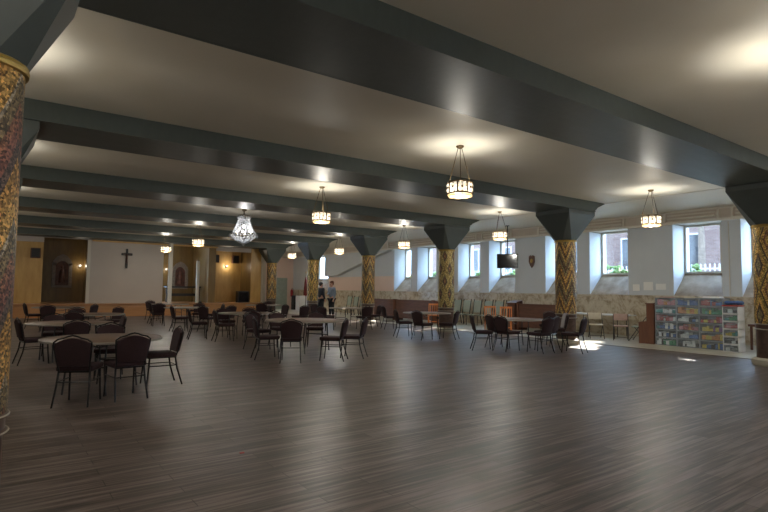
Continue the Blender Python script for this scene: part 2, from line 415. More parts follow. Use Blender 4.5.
S('trim_10', M['trimw'], 12.98, 13.2, 30.0, 30.4, 0, ZT)
S('wall_far_right_cheek', M['cream'], 13.1, 13.2, 30.4, YF, 0, ZT)
S('trim_11', M['cream'], 10.28, 12.42, 30.25, 30.4, 3.58, ZT)
S('trim_12', M['cream'], WLX, 1.98, 30.45, 30.6, 3.58, ZT)
S('trim_13', M['cream'], 1.98, 10.0, 30.3, 30.42, 3.80, ZT)
S('trim_14', M['gold'], 4.0, 10.3, 30.1, 30.2, 3.72, 3.80)

# ------------------------------------------------------------------ columns and beams
def octo(r): 
    h = r*math.tan(PI/8); return [(r, -h), (r, h), (h, r), (-h, r), (-r, h), (-r, -h), (-h, -r), (h, -r)]
def column(x, y, m, label, zb=.88, base=True):
    t = thing('column', label, 'column', (x, y, 0), 0)
    if base: MB().lathe([(CR+.05, .0), (CR+.05, .02), (CR+.07, .03), (CR+.07, .12), (CR+.05, .14), (CR, .16)], 40).build('plinth', M['stone'], t, True)
    MB().lathe([(CR-.02, .14 if base else 0), (CR-.02, zb-.12)], 40).build('marble_drum', M['drum'], t, True)
    MB().lathe([(CR-.02, zb-.135), (CR+.006, zb-.13), (CR+.006, zb-.115), (CR-.01, zb-.105), (CR-.01, zb-.035), (CR+.012, zb-.025), (CR+.012, zb-.01), (CR, zb)], 40).build('base_ring', M['drum'], t, True)
    for zz in (zb-.12, zb-.012):
        MB().tube([((CR+.008)*math.cos(2*PI*k/40), (CR+.008)*math.sin(2*PI*k/40), zz) for k in range(40)], .007, 5, loop=True).build('pale_ring', M['stone'], t, True)
    MB().lathe([(CR-.002, zb-.005), (CR-.002, ZC-.05)], 48).build('mosaic_shaft', m, t, True)
    MB().lathe([(CR, ZC-.06), (CR+.02, ZC-.055), (CR+.025, ZC-.03), (CR+.012, ZC-.02), (CR+.02, ZC-.005), (CR, ZC+.01)], 40).build('gold_collar', M['goldring'], t, True)
    c = MB(); bm = c.bm; r = CR*1.0; h = r*math.tan(PI/8)
    bo = [bm.verts.new((p[0], p[1], ZC)) for p in octo(r)]
    sq = [(AX, BY), (-AX, BY), (-AX, -BY), (AX, -BY)]
    z1 = ZS-.11
    q1 = [bm.verts.new((*p, z1)) for p in sq]; q2 = [bm.verts.new((*p, ZS+.0)) for p in sq]
    c._f([bo[0], bo[1], q1[0], q1[3]]); c._f([bo[1], bo[2], q1[0]]); c._f([bo[2], bo[3], q1[1], q1[0]]); c._f([bo[3], bo[4], q1[1]])
    c._f([bo[4], bo[5], q1[2], q1[1]]); c._f([bo[5], bo[6], q1[2]]); c._f([bo[6], bo[7], q1[3], q1[2]]); c._f([bo[7], bo[0], q1[3]])
    for i in range(4): j = (i+1) % 4; c._f([q1[i], q1[j], q2[j], q2[i]])
    c._f(bo[::-1]); c._f(q2)
    c.build('capital', M['cap'], t)
    return t
ORD = ['nearest', 'second', 'third', 'fourth', 'fifth', 'farthest']
RM = [M['md'], M['mz'], M['mc'], M['mz'], M['md'], M['mz']]
RL = ['mosaic column with gold diamonds next to the craft drawers at the window side',
      'mosaic column with bold gold zigzags behind the table nearest the folding chairs',
      'mosaic column with olive crossing bands beside an orange wooden chair',
      'gold zigzag mosaic column beyond the olive crossed one, reddish light on it',
      'diamond mosaic column just beside the two standing people',
      'farthest window-side mosaic column, at the end of the wooden stage']
LL = ['big foreground mosaic column with leaning gold bands cut by the picture edge'] + ['%s column of the row hidden behind the big foreground mosaic column' % w for w in ORD[1:]]
for n in range(6):
    column(XC, CY0+BAY*n, RM[n], RL[n])
    column(XL, CY0+BAY*n, M['mb'], LL[n], .67, False)
BL = ['near beam crossing the whole top of the view, widest and darkest', 'second ceiling beam back, ending on the gold zigzag column', 'third ceiling beam back, ending on the olive crossed column',
      'fourth ceiling beam back, just behind the crystal chandelier', 'fifth ceiling beam back, above the two people', 'last ceiling beam, hugging the top of the stage']
for n in range(6):
    t = thing('ceiling_beam', 'dark green glossy ' + BL[n], 'beam', (0, CY0+BAY*n, 0))
    a, b = XL-AX, XC+AX
    pr = [(a, ZS+.005), (b, ZS+.005), (b+.02, ZS+.06), (b+.10, ZS+.09), (b+.14, ZS+.14), (b+.44, ZT-.045), (b+.50, ZT-.035), (b+.50, ZT), (a-.50, ZT), (a-.50, ZT-.035), (a-.44, ZT-.045), (a-.14, ZS+.14), (a-.10, ZS+.09), (a-.02, ZS+.06)]
    MB().prism(pr, 'y', -BY, BY).build('beam_body', M['beam'], t)
    for s in (-1, 1):
        MB().box(a, b, min(s*BY, s*(BY+.03)), max(s*BY, s*(BY+.03)), ZS+.004, ZS+.032).build('moulding', M['beam'], t)

# ------------------------------------------------------------------ pendant lamps
def pendant():
    t = thing('pendant_lamp', '', 'lamp', (0, 0, ZT))
    MB().lathe([(.0, 0), (.07, 0), (.07, -.02), (.03, -.05), (0, -.05)], 16).build('ceiling_rose', M['brass'], t, True)
    zt, zb, r = -.67, -.87, .225
    for k in range(3):
        a = 2*PI*k/3 + .5
        c = MB(); c.tube([(.04*math.cos(a), .04*math.sin(a), -.04), (r*math.cos(a), r*math.sin(a), zt)], .007, 5)
        c.build('chain', M['brass'], t)
    f = MB(); n = 8
    P8 = [(r*math.cos(2*PI*k/n), r*math.sin(2*PI*k/n)) for k in range(n)]
    for z, rr in ((zt, .014), (zb, .015)):
        f.tube([(x, y, z) for x, y in P8], rr, 6, loop=True)
    for x, y in P8: f.tube([(x, y, zt), (x, y, zb)], .014, 6)
    f.build('lamp_frame', M['brass'], t)
    for k in range(n):
        a = 2*PI*(k+.5)/n; cx, cy = r*.90*math.cos(a), r*.90*math.sin(a)
        tx, ty = -math.sin(a), math.cos(a)
        g = MB()
        for du in (-.038, .038):
            for dz in (-.043, .043):
                g.blob((cx+tx*du, cy+ty*du, (zt+zb)/2+dz), .035, 2)
        o = g.build('glass_panel', M['lampglass'], t, True)
        q = MB(); q.blob((cx*1.08, cy*1.08, (zt+zb)/2), .026, 1)
        q.build('boss', M['brass'], o, True)
    MB().tube([(r*.84*math.cos(2*PI*k/32), r*.84*math.sin(2*PI*k/32), zb-.03) for k in range(32)], [.038 if k % 4 == 2 else (.020 if k % 4 == 0 else .032) for k in range(32)], 6, loop=True).build('lower_scallop_band', M['lampwarm'], t, True)
    MB().lathe([(.0, zb-.085), (.05, zb-.075), (.09, zb-.045), (.10, zb-.02), (.0, zb-.015)], 20).build('bottom_bowl', M['lampglass'], t, True)
    return t
def lamp_light(parent, x, y, z, w, col=(1, .985, .935), r=.10):
    d = bpy.data.lights.new('lamp_light', 'POINT'); d.energy = w; d.color = col; d.shadow_soft_size = r
    o = bpy.data.objects.new('lamp_light', d); COL.objects.link(o); o.location = (x, y, z); o.parent = parent
proto = pendant(); first = True
spots = []
for yi, yy in enumerate((1.9, 6.92, 11.93, 17.0, 22.0, 27.0, -3.1, -7.6)):  # rows behind the viewpoint are unseen lanterns added to lift ambient light
    for xx in (XL, 6.72, 13.4):
        if xx == 6.72 and yi == 3: continue
        spots.append((xx, yy))
spots.append((13.6, 32.0))
lampname = {(6.72, 6.92): 'brass pendant lamp with glass blossoms, nearest one, hanging before the second beam',
    (6.72, 11.93): 'hanging lantern of glass blossoms, second nearest along the middle of the hall',
    (6.72, 22.0): 'hanging glass lantern just behind the crystal chandelier toward the stage',
    (6.72, 27.0): 'farthest mid-hall glass lantern, in front of the white wall with the cross',
    (13.4, 6.92): 'amber glowing glass lantern hanging before the windows above the craft drawers',
    (13.4, 11.93): 'glass lantern hanging between the second and third window-side columns, above the television',
    (13.4, 17.0): 'glass lantern hanging between the third and fourth window-side columns',
    (13.4, 22.0): 'glass lantern above the heads of the two standing people',
    (13.4, 27.0): 'glass lantern hanging between the two farthest window-side columns',
    (13.6, 32.0): 'farthest glass lantern, beyond the last column at the aisle end',
    (6.72, 1.9): 'glass lantern overhead nearest the viewpoint lighting the ceiling',
    (13.4, 1.9): 'glass lantern on the window side nearest the viewpoint',
    (XL, 1.9): 'glass lantern before the big foreground mosaic column'}
for i, (x, y) in enumerate(spots):
    o = proto if i == 0 else copy_tree(proto)
    o.location = (x, y, ZT); o.rotation_euler = (0, 0, .35*i)
    if y < 0: o['label'] = 'added unseen glass lantern behind the viewpoint for ambient light'; o['group'] = 'added unseen lanterns behind the viewpoint'
    elif (x, y) in lampname: o['label'] = lampname[(x, y)]
    else:
        o['label'] = 'glass lantern in the row above the hidden columns behind the foreground one'; o['group'] = 'lanterns over the hidden column row'
for i, (x, y) in enumerate(spots):
    o = [q for q in bpy.data.objects if q.type == 'EMPTY' and q.name.startswith('pendant_lamp')][0]
roots = [q for q in COL.objects if q.type == 'EMPTY' and q.name.startswith('pendant_lamp')]
for q in roots: lamp_light(q, 0, 0, -.90, LAMP_W)

# crystal chandelier
ch = thing('crystal_chandelier', 'large crystal basket chandelier with white glass strands in mid hall', 'chandelier', (6.66, 17.0, ZT-.02))
MB().lathe([(0, 0), (.08, 0), (.08, -.03), (.02, -.06), (.015, -.2), (0, -.2)], 14).build('ceiling_rose', M['brass'], ch, True)
def strand(mb, p, q, n, r0, sag=0):
    for i in range(n):
        t = i/(n-1); c = Vector(p).lerp(Vector(q), t); c.z -= sag*math.sin(PI*t)
        mb.blob(c, r0, 0)
NS = 26
ring = lambda r, z, k, n=NS: (r*math.cos(2*PI*k/n), r*math.sin(2*PI*k/n), z)
a = MB()
for k in range(16): a.blob(ring(.20, -.26, k, 16), .034, 1, sq=(1, 1, 1.8))
a.build('crystal_crown', M['crystal'], ch)
MB().tube([ring(.185, -.22, k, 24) for k in range(24)], .016, 6, loop=True).build('crown_band', M['brass'], ch, True)
a = MB()
for k in range(NS): strand(a, ring(.17, -.32, k), ring(.39, -.80, k), 12, .019, .05)
a.build('upper_strands', M['crystal'], ch)
MB().tube([ring(.42, -.82, k, 28) for k in range(28)], .020, 6, loop=True).build('lower_band', M['brass'], ch, True)
a = MB()
for k in range(22): a.blob(ring(.44, -.86, k, 22), .036, 1, sq=(1, 1, 1.6))
a.build('rim_crystals', M['crystal'], ch)
a = MB()
for k in range(NS): strand(a, ring(.42, -.88, k), ring(.05, -1.13, k), 11, .024, .02)
a.blob((0, 0, -1.16), .05, 1)
a.build('crystal_basket', M['crystal'], ch)
for k in range(6):
    MB().lathe([(.0, -.80), (.018, -.80), (.022, -.75), (.0, -.70)], 8, *ring(.25, 0, k, 6)[:2]).build('candle_bulb', M['bulb'], ch, True)
MB().blob((0, 0, -.55), .05, 2).build('bulb', M['bulb'], ch, True)
lamp_light(ch, 0, 0, -.62, 7, (1, .98, .95), .06)

# ------------------------------------------------------------------ banquet chairs
def banquet_chair():
    t = thing('banquet_chair', '', 'chair')
    s = MB(); s.box(-.215, .215, -.20, .225, .43, .495, .022); s.build('seat', M['fabric'], t, True)
    # crowned back pad, leaning back slightly
    def by(z): return -.215 - (z-.45)*.20
    out = [(-.175, .50), (-.19, .60), (-.205, .72), (-.20, .79), (-.15, .815), (-.10, .835), (-.05, .848), (0, .852), (.05, .848), (.10, .835), (.15, .815), (.20, .79), (.205, .72), (.19, .60), (.175, .50)]
    p = MB()
    p.rings([[(x*.94, by(z)+.030, .50+(z-.50)*.985+.003) for x, z in out], [(x, by(z)+.018, z) for x, z in out], [(x, by(z)-.018, z) for x, z in out], [(x*.94, by(z)-.028, .50+(z-.50)*.985+.003) for x, z in out]])
    p.build('backrest', M['fabric'], t, True)
    f = MB(); path = [(-.18, -.20, .44), (-.185, by(.52), .52), (-.20, by(.62), .62), (-.215, by(.72), .72), (-.218, by(.80), .80), (-.17, by(.835), .835), (-.10, by(.852), .852), (-.055, by(.872), .872), (0, by(.885), .885), (.055, by(.872), .872), (.10, by(.852), .852), (.17, by(.835), .835), (.218, by(.80), .80), (.215, by(.72), .72), (.20, by(.62), .62), (.185, by(.52), .52), (.18, -.20, .44)]
    f.tube(path, .011, 6); f.build('back_frame', M['frame'], t, True)
    for sx in (-1, 1):
        MB().tube([(sx*.18, .18, .44), (sx*.185, .195, .2), (sx*.19, .215, 0)], [.013, .012, .011], 6).build('leg', M['frame'], t, True)
        MB().tube([(sx*.18, -.19, .44), (sx*.19, -.22, .25), (sx*.205, -.30, 0)], [.013, .012, .011], 6).build('leg', M['frame'], t, True)
    f = MB()
    for sx in (-1, 1): f.tube([(sx*.18, -.2, .425), (sx*.18, .2, .425)], .012, 6); f.tube([(sx*.188, .20, .30), (sx*.188, -.21, .30)], .007, 5)
    for yy in (-.2, .2): f.tube([(-.18, yy, .425), (.18, yy, .425)], .012, 6)
    f.build('seat_frame', M['frame'], t, True)
    MB().tube([(-.187, -.215, .30), (.187, -.215, .30)], .007, 5).build('stretcher', M['frame'], t, True)
    return t
chair0 = banquet_chair(); used = [0]
def chair(x, y, dx, dy, label):
    o = chair0 if not used[0] else copy_tree(chair0); used[0] += 1
    o.location = (x, y, 0); o.rotation_euler = (0, 0, head(dx, dy)); o['label'] = label; o['group'] = 'burgundy banquet chairs around the round tables'
    return o
def round_table(r=.88):
    t = thing('round_table', '', 'table')
    MB().lathe([(0, .722), (r-.02, .722), (r-.02, .742), (r-.03, .750), (0, .750)], 64).build('tabletop', M['ttop'], t, True)
    MB().lathe([(r-.021, .720), (r, .722), (r+.002, .737), (r, .750), (r-.021, .751)], 64, cap=False).build('edge_band', M['tedge'], t, True)
    for sx in (-1, 1):
        for sy in (-1, 1):
            MB().tube([(sx*.42, sy*.30, .72), (sx*.46, sy*.30, .35), (sx*.46, sy*.34, 0)], .014, 6).build('leg', M['tleg'], t, True)
        MB().tube([(sx*.455, -.30, .38), (sx*.455, .30, .38)], .011, 6).build('cross_bar', M['tleg'], t, True)
    MB().tube([(-.42, 0, .70), (-.15, 0, .62), (.15, 0, .62), (.42, 0, .70)], .010, 6).build('brace', M['tleg'], t, True)
    return t
tab0 = round_table(); usedt = [0]
def table(x, y, label, rz=.5):
    o = tab0 if not usedt[0] else copy_tree(tab0); usedt[0] += 1
    o.location = (x, y, 0); o.rotation_euler = (0, 0, rz); o['label'] = label; o['group'] = 'round banquet tables'; return o
T = 'round brown folding banquet table '
table(1.36, 8.78, T + 'nearest the big foreground column', .9).scale = (.91, .91, 1)
table(1.35, 12.75, T + 'second back in the row by the foreground column', .3)
table(2.25, 16.4, T + 'third back in the row by the foreground column', .1)
table(1.95, 21.9, T + 'farthest back in the row by the foreground column', .4)
table(6.45, 24.9, T + 'closest to the stage before the white post', .2)
table(5.95, 20.6, T + 'in the middle of the far hall below the chandelier', .7)
table(6.25, 15.6, T + 'just behind the large middle table, toward the stage', .1)
table(6.15, 11.6, T + 'largest of the middle group, nearest the open floor', .45).scale = (1.07, 1.07, 1)
table(9.9, 22.6, T + 'in front of the two standing people', .5)
table(11.55, 18.2, T + 'tucked before the reddish zigzag column', .2)
table(11.8, 13.7, T + 'beside the olive crossed column and orange chair', .6)
table(11.55, 9.75, T + 'beside the bold zigzag column, one chair carrying a pale jacket', .9)
B = 'burgundy banquet chair '
CH = [
 (10.86, 9.71, 0.95, -0.31, 'half hidden just beyond the angled one at the zigzag column table'),
 (11.57, 8.76, -0.21, 0.98, 'beyond the middle one of the near edge, zigzag column table'),
 (12.35, 16.48, 0.96, -0.29, 'at the aisle side behind the reddish zigzag column, before the pew'),
 (5.25, 21.9, .1, .95, 'black-backed at the far table below the chandelier, nearer the white post'),
 (.98, 7.95, .4, .83, 'seen from behind, closest to the viewpoint at the nearest table'),
 (1.53, 8.05, -0.13, 0.99, 'seen from behind, second along the near edge of the nearest table'),
 (2.16, 8.84, -1.00, -0.01, 'seen from the side at the open-floor edge of the nearest table'),
 (1.62, 9.85, -.2, -1, 'facing us across the nearest table'),
 (1.28, 11.55, -.1, 1, 'with its back to us between the two tables nearest the foreground column'),
 (0.73, 12.39, 0.99, 0.16, 'in profile beside the foreground column at the second table'),
 (1.15, 13.75, -.1, -1, 'low and dark facing us behind the second table'),
 (2.1, 12.9, -1, 0, 'at the open-floor end of the second table'),
 (1.75, 15.4, .3, 1, 'backing onto the second table at the third table'),
 (2.05, 17.6, 0, -1, 'facing us behind the third table'),
 (2.95, 17.9, -1, -.7, 'angled at the open-floor end of the third table'),
 (1.27, 22.61, 0.99, 0.16, 'in profile further along the foreground column, before the stage'),
 (1.55, 20.7, .1, 1, 'with a black back before the farthest table by the foreground column'),
 (2.7, 21.0, -.7, .6, 'with orange stage wood behind it at the farthest table of that row'),
 (5.53, 23.31, 1.00, 0.02, 'in profile before the stage end of the cream cross wall'),
 (6.0, 26.0, .2, -1, 'facing us just before the white stage post'),
 (7.4, 24.6, -1, 0, 'beneath the dark recess at the table closest to the stage'),
 (5.23, 18.81, 1.00, -0.02, 'turned toward the middle far table, lit on its orange-brown side'),
 (6.7, 21.6, -.4, -1, 'facing us behind the table below the chandelier'),
 (7.0, 20.5, -1, .1, 'at the window-side edge of the table below the chandelier'),
 (6.04, 18.39, 0.85, 0.53, 'tall dark back to us before the table below the chandelier'),
 (6.85, 18.9, -.3, 1, 'half hidden behind its neighbour at the table below the chandelier'),
 (5.37, 14.93, 1.00, -0.10, 'in profile, stage side of the table behind the large middle table'),
 (4.95, 15.9, 1, -.2, 'just behind the profile chair at the second middle table'),
 (5.98, 14.42, 0.35, 0.94, 'with its back to us before the second middle table'),
 (5.95, 16.4, 0, -1, 'facing us against the stage steps over the second middle table'),
 (6.65, 16.3, -.4, -1, 'facing us beside another, to the window side behind the second middle table'),
 (4.83, 10.81, 0.98, -0.21, 'in profile on the stage side of the large middle table'),
 (5.05, 10.12, 0.47, 0.88, 'with its back squarely to us at the large middle table'),
 (5.89, 9.89, -0.71, 0.70, 'turned away, nearest us at the window side of the large middle table'),
 (6.48, 10.02, -0.69, 0.73, 'behind another in profile at the window side of the large middle table'),
 (5.35, 12.5, .4, -1, 'facing us on the far stage side of the large middle table'),
 (6.1, 12.85, 0, -1, 'facing us, centred on the far edge of the large middle table'),
 (6.95, 12.55, -.6, -1, 'facing us at the far window side of the large middle table'),
 (8.35, 17.9, 1, -.2, 'thin in profile before the farthest window-side columns'),
 (8.95, 19.0, -1, -.2, 'thin in profile facing another beside the farthest columns'),
 (9.35, 18.1, -.2, 1, 'with its back to us below the two standing people'),
 (9.3, 21.6, .3, 1, 'on the near side of the table before the two standing people'),
 (10.5, 23.5, -.3, -1, 'facing us across the table before the two standing people'),
 (10.8, 19.2, .3, -.9, 'behind the table tucked before the reddish zigzag column'),
 (11.35, 16.8, .1, 1, 'with its back to us before the reddish zigzag column'),
 (12.35, 17.6, -1, .2, 'dark, at the window side of the table before the reddish zigzag column'),
 (9.85, 17.0, 1, .4, 'turned, stage side of the table before the reddish zigzag column'),
 (10.68, 13.50, 0.92, -0.39, 'at the stage side of the table by the olive crossed column'),
 (10.65, 12.54, 0.99, 0.13, 'at the near corner of the table by the olive crossed column'),
 (11.45, 12.29, -0.50, 0.87, 'at the near window side of the table by the olive crossed column'),
 (13.85, 15.15, -0.77, -0.64, 'facing us directly before the olive crossed column'),
 (10.14, 9.59, 0.78, -0.62, 'in clear profile, alone at the stage side of the zigzag column table'),
 (10.61, 9.19, 1.00, -0.02, 'angled away, between the profile one and the zigzag column table'),
 (10.95, 8.49, 0.04, 1.00, 'angled back to us, middle near edge of the zigzag column table'),
 (11.70, 8.06, -0.30, 0.95, 'at the zigzag column table, nearest the folding chairs and sun patch'),
 (12.67, 9.26, -0.78, 0.63, 'carrying the pale jacket at the zigzag column table'),
 (14.00, 10.52, -0.93, -0.37, 'facing us right before the shaft of the zigzag column'),
]
for c in CH: chair(*c[:4], B + c[4])
# jacket over one chair back
j = MB(); jx, jy = 0, 0
rows = []
for i in range(9):
    t = i/8; rows.append(t)
def jk(off, zz): return [(-.10, off, zz), (-.04, off*1.08, zz), (.04, off*1.02, zz), (.10, off, zz)]
pts = [(-.245+.0, .52, .010), (-.31+.02, .70, .012), (-.325+.0, .86, .014), (-.295, .905, .014), (-.255, .86, .014), (-.215, .70, .012), (-.185, .50, .010)]
rs = []
for x in (-.06, -.01, .04, .09, .14, .19):
    w = .012*math.sin(x*40)
    rs.append([(x, yy+w, zz+.012*math.cos(x*25)) for yy, zz, _ in pts] + [(x, yy+w*1.0, zz) for yy, zz, _ in [(-.193, .50, 0), (-.222, .70, 0), (-.262, .85, 0), (-.294, .893, 0), (-.316, .855, 0), (-.282, .70, 0), (-.237, .52, 0)]])
j.rings(rs, closed=True)
jo = j.build('jacket', M['jacket'], None, True); jo.location = (12.67, 9.26, 0); jo.rotation_euler = (0, 0, head(-0.78, 0.63))
tag(jo, 'pale grey jacket hung over a chair back at the zigzag column table', 'jacket')

# ------------------------------------------------------------------ window side furniture
def auditorium_chair(t0, first=False):
    t = thing('stackable_chair', '', 'chair')
    MB().box(-.22, .22, -.20, .22, .42, .46, .012).build('seat', M['green'], t, True)
    MB().rings([[(x, -.21-(z-.45)*.15+d, z) for x, z in ((-.20, .54), (-.215, 1.0), (-.17, 1.06), (.17, 1.06), (.215, 1.0), (.20, .54))] for d in (0, .022)]).build('backrest', M['green'], t)
    for sx in (-1, 1):
        MB().tube([(sx*.225, .20, 0), (sx*.225, .17, .43), (sx*.225, -.2, .45)], .014, 6).build('leg', M['frame'], t, True)
        MB().tube([(sx*.225, -.30, 0), (sx*.225, -.19, .45), (sx*.225, -.31, 1.12)], .022, 6).build('back_post', M['frame'], t, True)
    return t
ac = auditorium_chair(0); k0 = 0
acs = [(17.1, y_, -1, 0) for y_ in (18.0, 17.4, 16.75, 16.1, 15.5, 14.9)] + [(16.9, 26.9, -1, 0), (16.9, 26.2, -1, 0), (16.9, 25.5, -1, 0)]
for i, (x, y, dx, dy) in enumerate(acs):
    o = ac if i == 0 else copy_tree(ac); o.location = (x, y, 0); o.rotation_euler = (0, 0, head(dx, dy))
    if i < 6: o['label'] = 'grey-green chair in the straight row along the marble wall by the olive crossed column'; o['group'] = 'grey-green chairs along the marble wall'
    else: o['label'] = 'grey-green chair with dark posts beyond the people beside the reddish zigzag column'; o['group'] = 'grey-green chairs near the people'
def pew(x, y0, y1, label):
    L_ = (y1-y0)/2; t = thing('pew', label, 'pew', (x, (y0+y1)/2, 0))
    MB().box(-.14, -.10, -L_+.05, L_-.05, .12, .98).build('pew_front', M['brown'], t)
    MB().box(.30, .34, -L_+.05, L_-.05, .10, .90).build('back_panel', M['brown'], t)
    MB().box(-.18, -.06, -L_+.03, L_-.03, .98, 1.02).build('top_rail', M['brown'], t)
    MB().box(-.08, .30, -L_+.05, L_-.05, .42, .46).build('seat', M['brown'], t)
    for s in (-1, 1):
        e = MB(); e.prism([(-.17, 0), (.36, 0), (.36, .95), (.2, .98), (-.05, 1.04), (-.17, 1.04)], 'y', s*L_-.04, s*L_+.04)
        e.build('end_panel', M['redwood'], t)
pew(16.35, 21.35, 23.6, 'long dark wooden pew against the wall, farther of the pair by the olive column')
pew(16.35, 18.45, 21.25, 'dark wooden pew with reddish posts just beyond the orange chair')
pew(16.6, 12.0, 13.75, 'dark brown wooden pew behind the zigzag column table')
box_ = thing('lectern', 'small dark wooden lectern at the end of the pew behind the zigzag column table', 'lectern', (16.6, 14.05, 0))
MB().box(-.2, .2, -.18, .18, 0, 1.0).build('stand', M['brown'], box_); MB().prism([(-.24, 1.0), (.24, 1.0), (.24, 1.14), (-.24, 1.04)], 'y', -.22, .22).build('sloping_top', M['brown'], box_)
def slat_chair():
    t = thing('wooden_chair', '', 'chair')
    MB().box(-.23, .23, -.2, .23, .44, .47, .008).build('seat', M['orange'], t)
    for sx in (-1, 1):
        MB().box(sx*.2-.018, sx*.2+.018, .17, .205, 0, .44).build('leg', M['orange'], t)
        MB().tube([(sx*.2, -.22, 0), (sx*.2, -.18, .45), (sx*.2, -.26, .93)], .019, 6).build('back_post', M['orange'], t, True)
    MB().box(-.2, .2, -.275, -.245, .86, .93).build('top_rail', M['orange'], t)
    for k in range(4):
        x = -.135+.09*k; MB().tube([(x, -.19, .47), (x, -.255, .87)], .014, 6).build('back_slat', M['orange'], t, True)
    MB().box(-.2, .2, .175, .195, .18, .21).build('stretcher', M['orange'], t)
    return t
so = slat_chair()
for i, (x, y, dx, dy, l) in enumerate([(15.0, 17.0, -.7, -.7, 'orange wooden slat-back chair beside the olive crossed column'), (15.0, 13.75, -.5, -.8, 'orange wooden slat-back chair behind the zigzag column table, toward the stage'), (15.0, 13.1, -.8, -.6, 'orange wooden slat-back chair near the lectern and dark pew end')]):
    o = so if i == 0 else copy_tree(so); o.location = (x, y, 0); o.rotation_euler = (0, 0, head(dx, dy)); o['label'] = l
# folding chairs and white table
def folding_chair(m, label, x, y, dx, dy):
    t = thing('folding_chair', label, 'chair', (x, y, .004), head(dx, dy))
    MB().box(-.2, .2, -.17, .2, .42, .455, .012).build('seat', m, t, True)
    MB().rings([[(xx, -.25+d-(z-.6)*.2, z) for xx, z in ((-.205, .60), (-.21, .78), (-.18, .81), (.18, .81), (.21, .78), (.205, .60))] for d in (0, .025)]).build('backrest', m, t)
    for sx in (-1, 1):
        MB().tube([(sx*.215, .26, 0), (sx*.215, -.03, .44), (sx*.215, -.29, .80)], .012, 6).build('front_leg', M['tleg'], t, True)
        MB().tube([(sx*.19, -.28, 0), (sx*.19, .10, .43)], .012, 6).build('rear_leg', M['tleg'], t, True)
    MB().tube([(-.2, .20, .1), (.2, .20, .1)], .008, 5).build('crossbar', M['tleg'], t)
folding_chair(M['beige'], 'beige folding chair with its padded back upright beside the zigzag column', 16.0, 10.15, -.75, -.65)
folding_chair(M['pinkv'], 'folding chair with a pinkish back and pale seat before the white table', 16.1, 9.35, -.85, -.5)
folding_chair(M['green'], 'dark folding chair seen from the side, closest to the brown cabinet', 16.3, 8.85, -.25, 1)
wt = thing('folding_table', 'long white folding table against the marble wall behind the folding chairs', 'table', (17.3, 10.9, .004))
MB().box(-.38, .38, -1.2, 1.0, .70, .74, .01).build('tabletop', M['white'], wt)
for sy in (-.9, .75):
    for sx in (-.28, .28): MB().tube([(sx, sy, 0), (sx, sy, .70)], .014, 6).build('leg', M['tleg'], wt, True)
# piano
pn = thing('upright_piano', 'reddish-brown wooden upright piano end standing beside the craft drawers', 'piano', (15.62, 8.05, .004))
MB().prism([(0, 0), (.46, 0), (.46, .62), (.22, .66), (.22, 1.16), (0, 1.16)], 'x', 0, .05).build('end_panel', M['redwood'], pn)
MB().prism([(0, 0), (.46, 0), (.46, .62), (.22, .66), (.22, 1.16), (0, 1.16)], 'x', 1.40, 1.45).build('end_panel', M['redwood'], pn)
MB().box(.05, 1.40, .0, .20, .02, 1.14).build('case', M['redwood'], pn); MB().box(.05, 1.40, .20, .44, .52, .60).build('key_shelf', M['redwood'], pn)
MB().box(.10, 1.35, .24, .42, .60, .62).build('keyboard', M['white'], pn); MB().box(-.02, 1.47, -.01, .24, 1.16, 1.19).build('lid', M['redwood'], pn)
# craft drawer towers
rnd = random.Random(5)
PAL = [[[5, 0, 8], [1, 9, 4], [8, 4, 0], [4, 1, 9], [7, 4, 1], [4, 7, 2]], [[1, 4, 1], [5, 3, 5], [7, 4, 1], [8, 0, 5], [4, 7, 1], [4, 4, 7]], [[1, 0, 6], [9, 2, 3], [8, 3, 0], [3, 6, 5], [3, 5, 2], [7, 1, 3]]]
def tower(x, y, w, d, h, nd, label, pal, fm, top=None, z0=.004):
    """front faces -X; w along Y, d along X"""
    t = thing('drawer_tower', label, 'drawers', (x, y, z0))
    c = MB(); c.box(0, d, -w/2, -w/2+.018, 0, h); c.box(0, d, w/2-.018, w/2, 0, h); c.box(d-.015, d, -w/2, w/2, 0, h)
    for k in range(nd+1):
        z = h*k/nd; c.box(.0, d, -w/2, w/2, max(0, z-.012), min(h, z+.012))
    c.build('frame', fm, t)
    if top: MB().box(-.01, d, -w/2-.005, w/2+.005, h, h+.025).build('top', top, t)
    for k in range(nd):
        z0_, z1_ = h*k/nd+.022, h*(k+1)/nd-.02
        q = MB(); q.box(-.012, .004, -w/2+.02, w/2-.02, z0_, z1_); q.box(.004, d-.03, -w/2+.025, -w/2+.03, z0_, z1_-.02); q.box(.004, d-.03, w/2-.03, w/2-.025, z0_, z1_-.02)
        dr = q.build('drawer', M['clear'], t)
        MB().box(-.03, -.012, -.07, .07, (z0_+z1_)/2+.02, (z0_+z1_)/2+.035).build('handle', M['greyp'], dr)
        cols = pal[nd-1-k]
        items = MB(); ms = [BITS[i] for i in cols]
        yy = -w/2+.04
        while yy < w/2-.07:
            bw = rnd.uniform(.03, .11); bw = min(bw, w/2-.035-yy); items.mi = rnd.randrange(3)
            items.box(rnd.uniform(.006, .02), d*.6, yy, yy+bw, z0_+.005, z0_+(z1_-z0_)*rnd.uniform(.4, .92)); yy += bw+rnd.uniform(0, .012)
        io = items.build('contents', ms, dr); io['kind'] = 'stuff'
    return t
tower(15.60, 7.70, .60, .44, 1.35, 6, 'clear plastic craft drawer tower beside the piano, full of mixed supplies', PAL[0], M['greyp'])
tower(15.58, 7.09, .60, .44, 1.36, 6, 'clear plastic craft drawer tower in the middle, orange items in its second drawer', PAL[1], M['greyp'])
tower(15.56, 6.48, .60, .44, 1.37, 6, 'clear plastic craft drawer tower between the middle one and the small white one', PAL[2], M['greyp'])
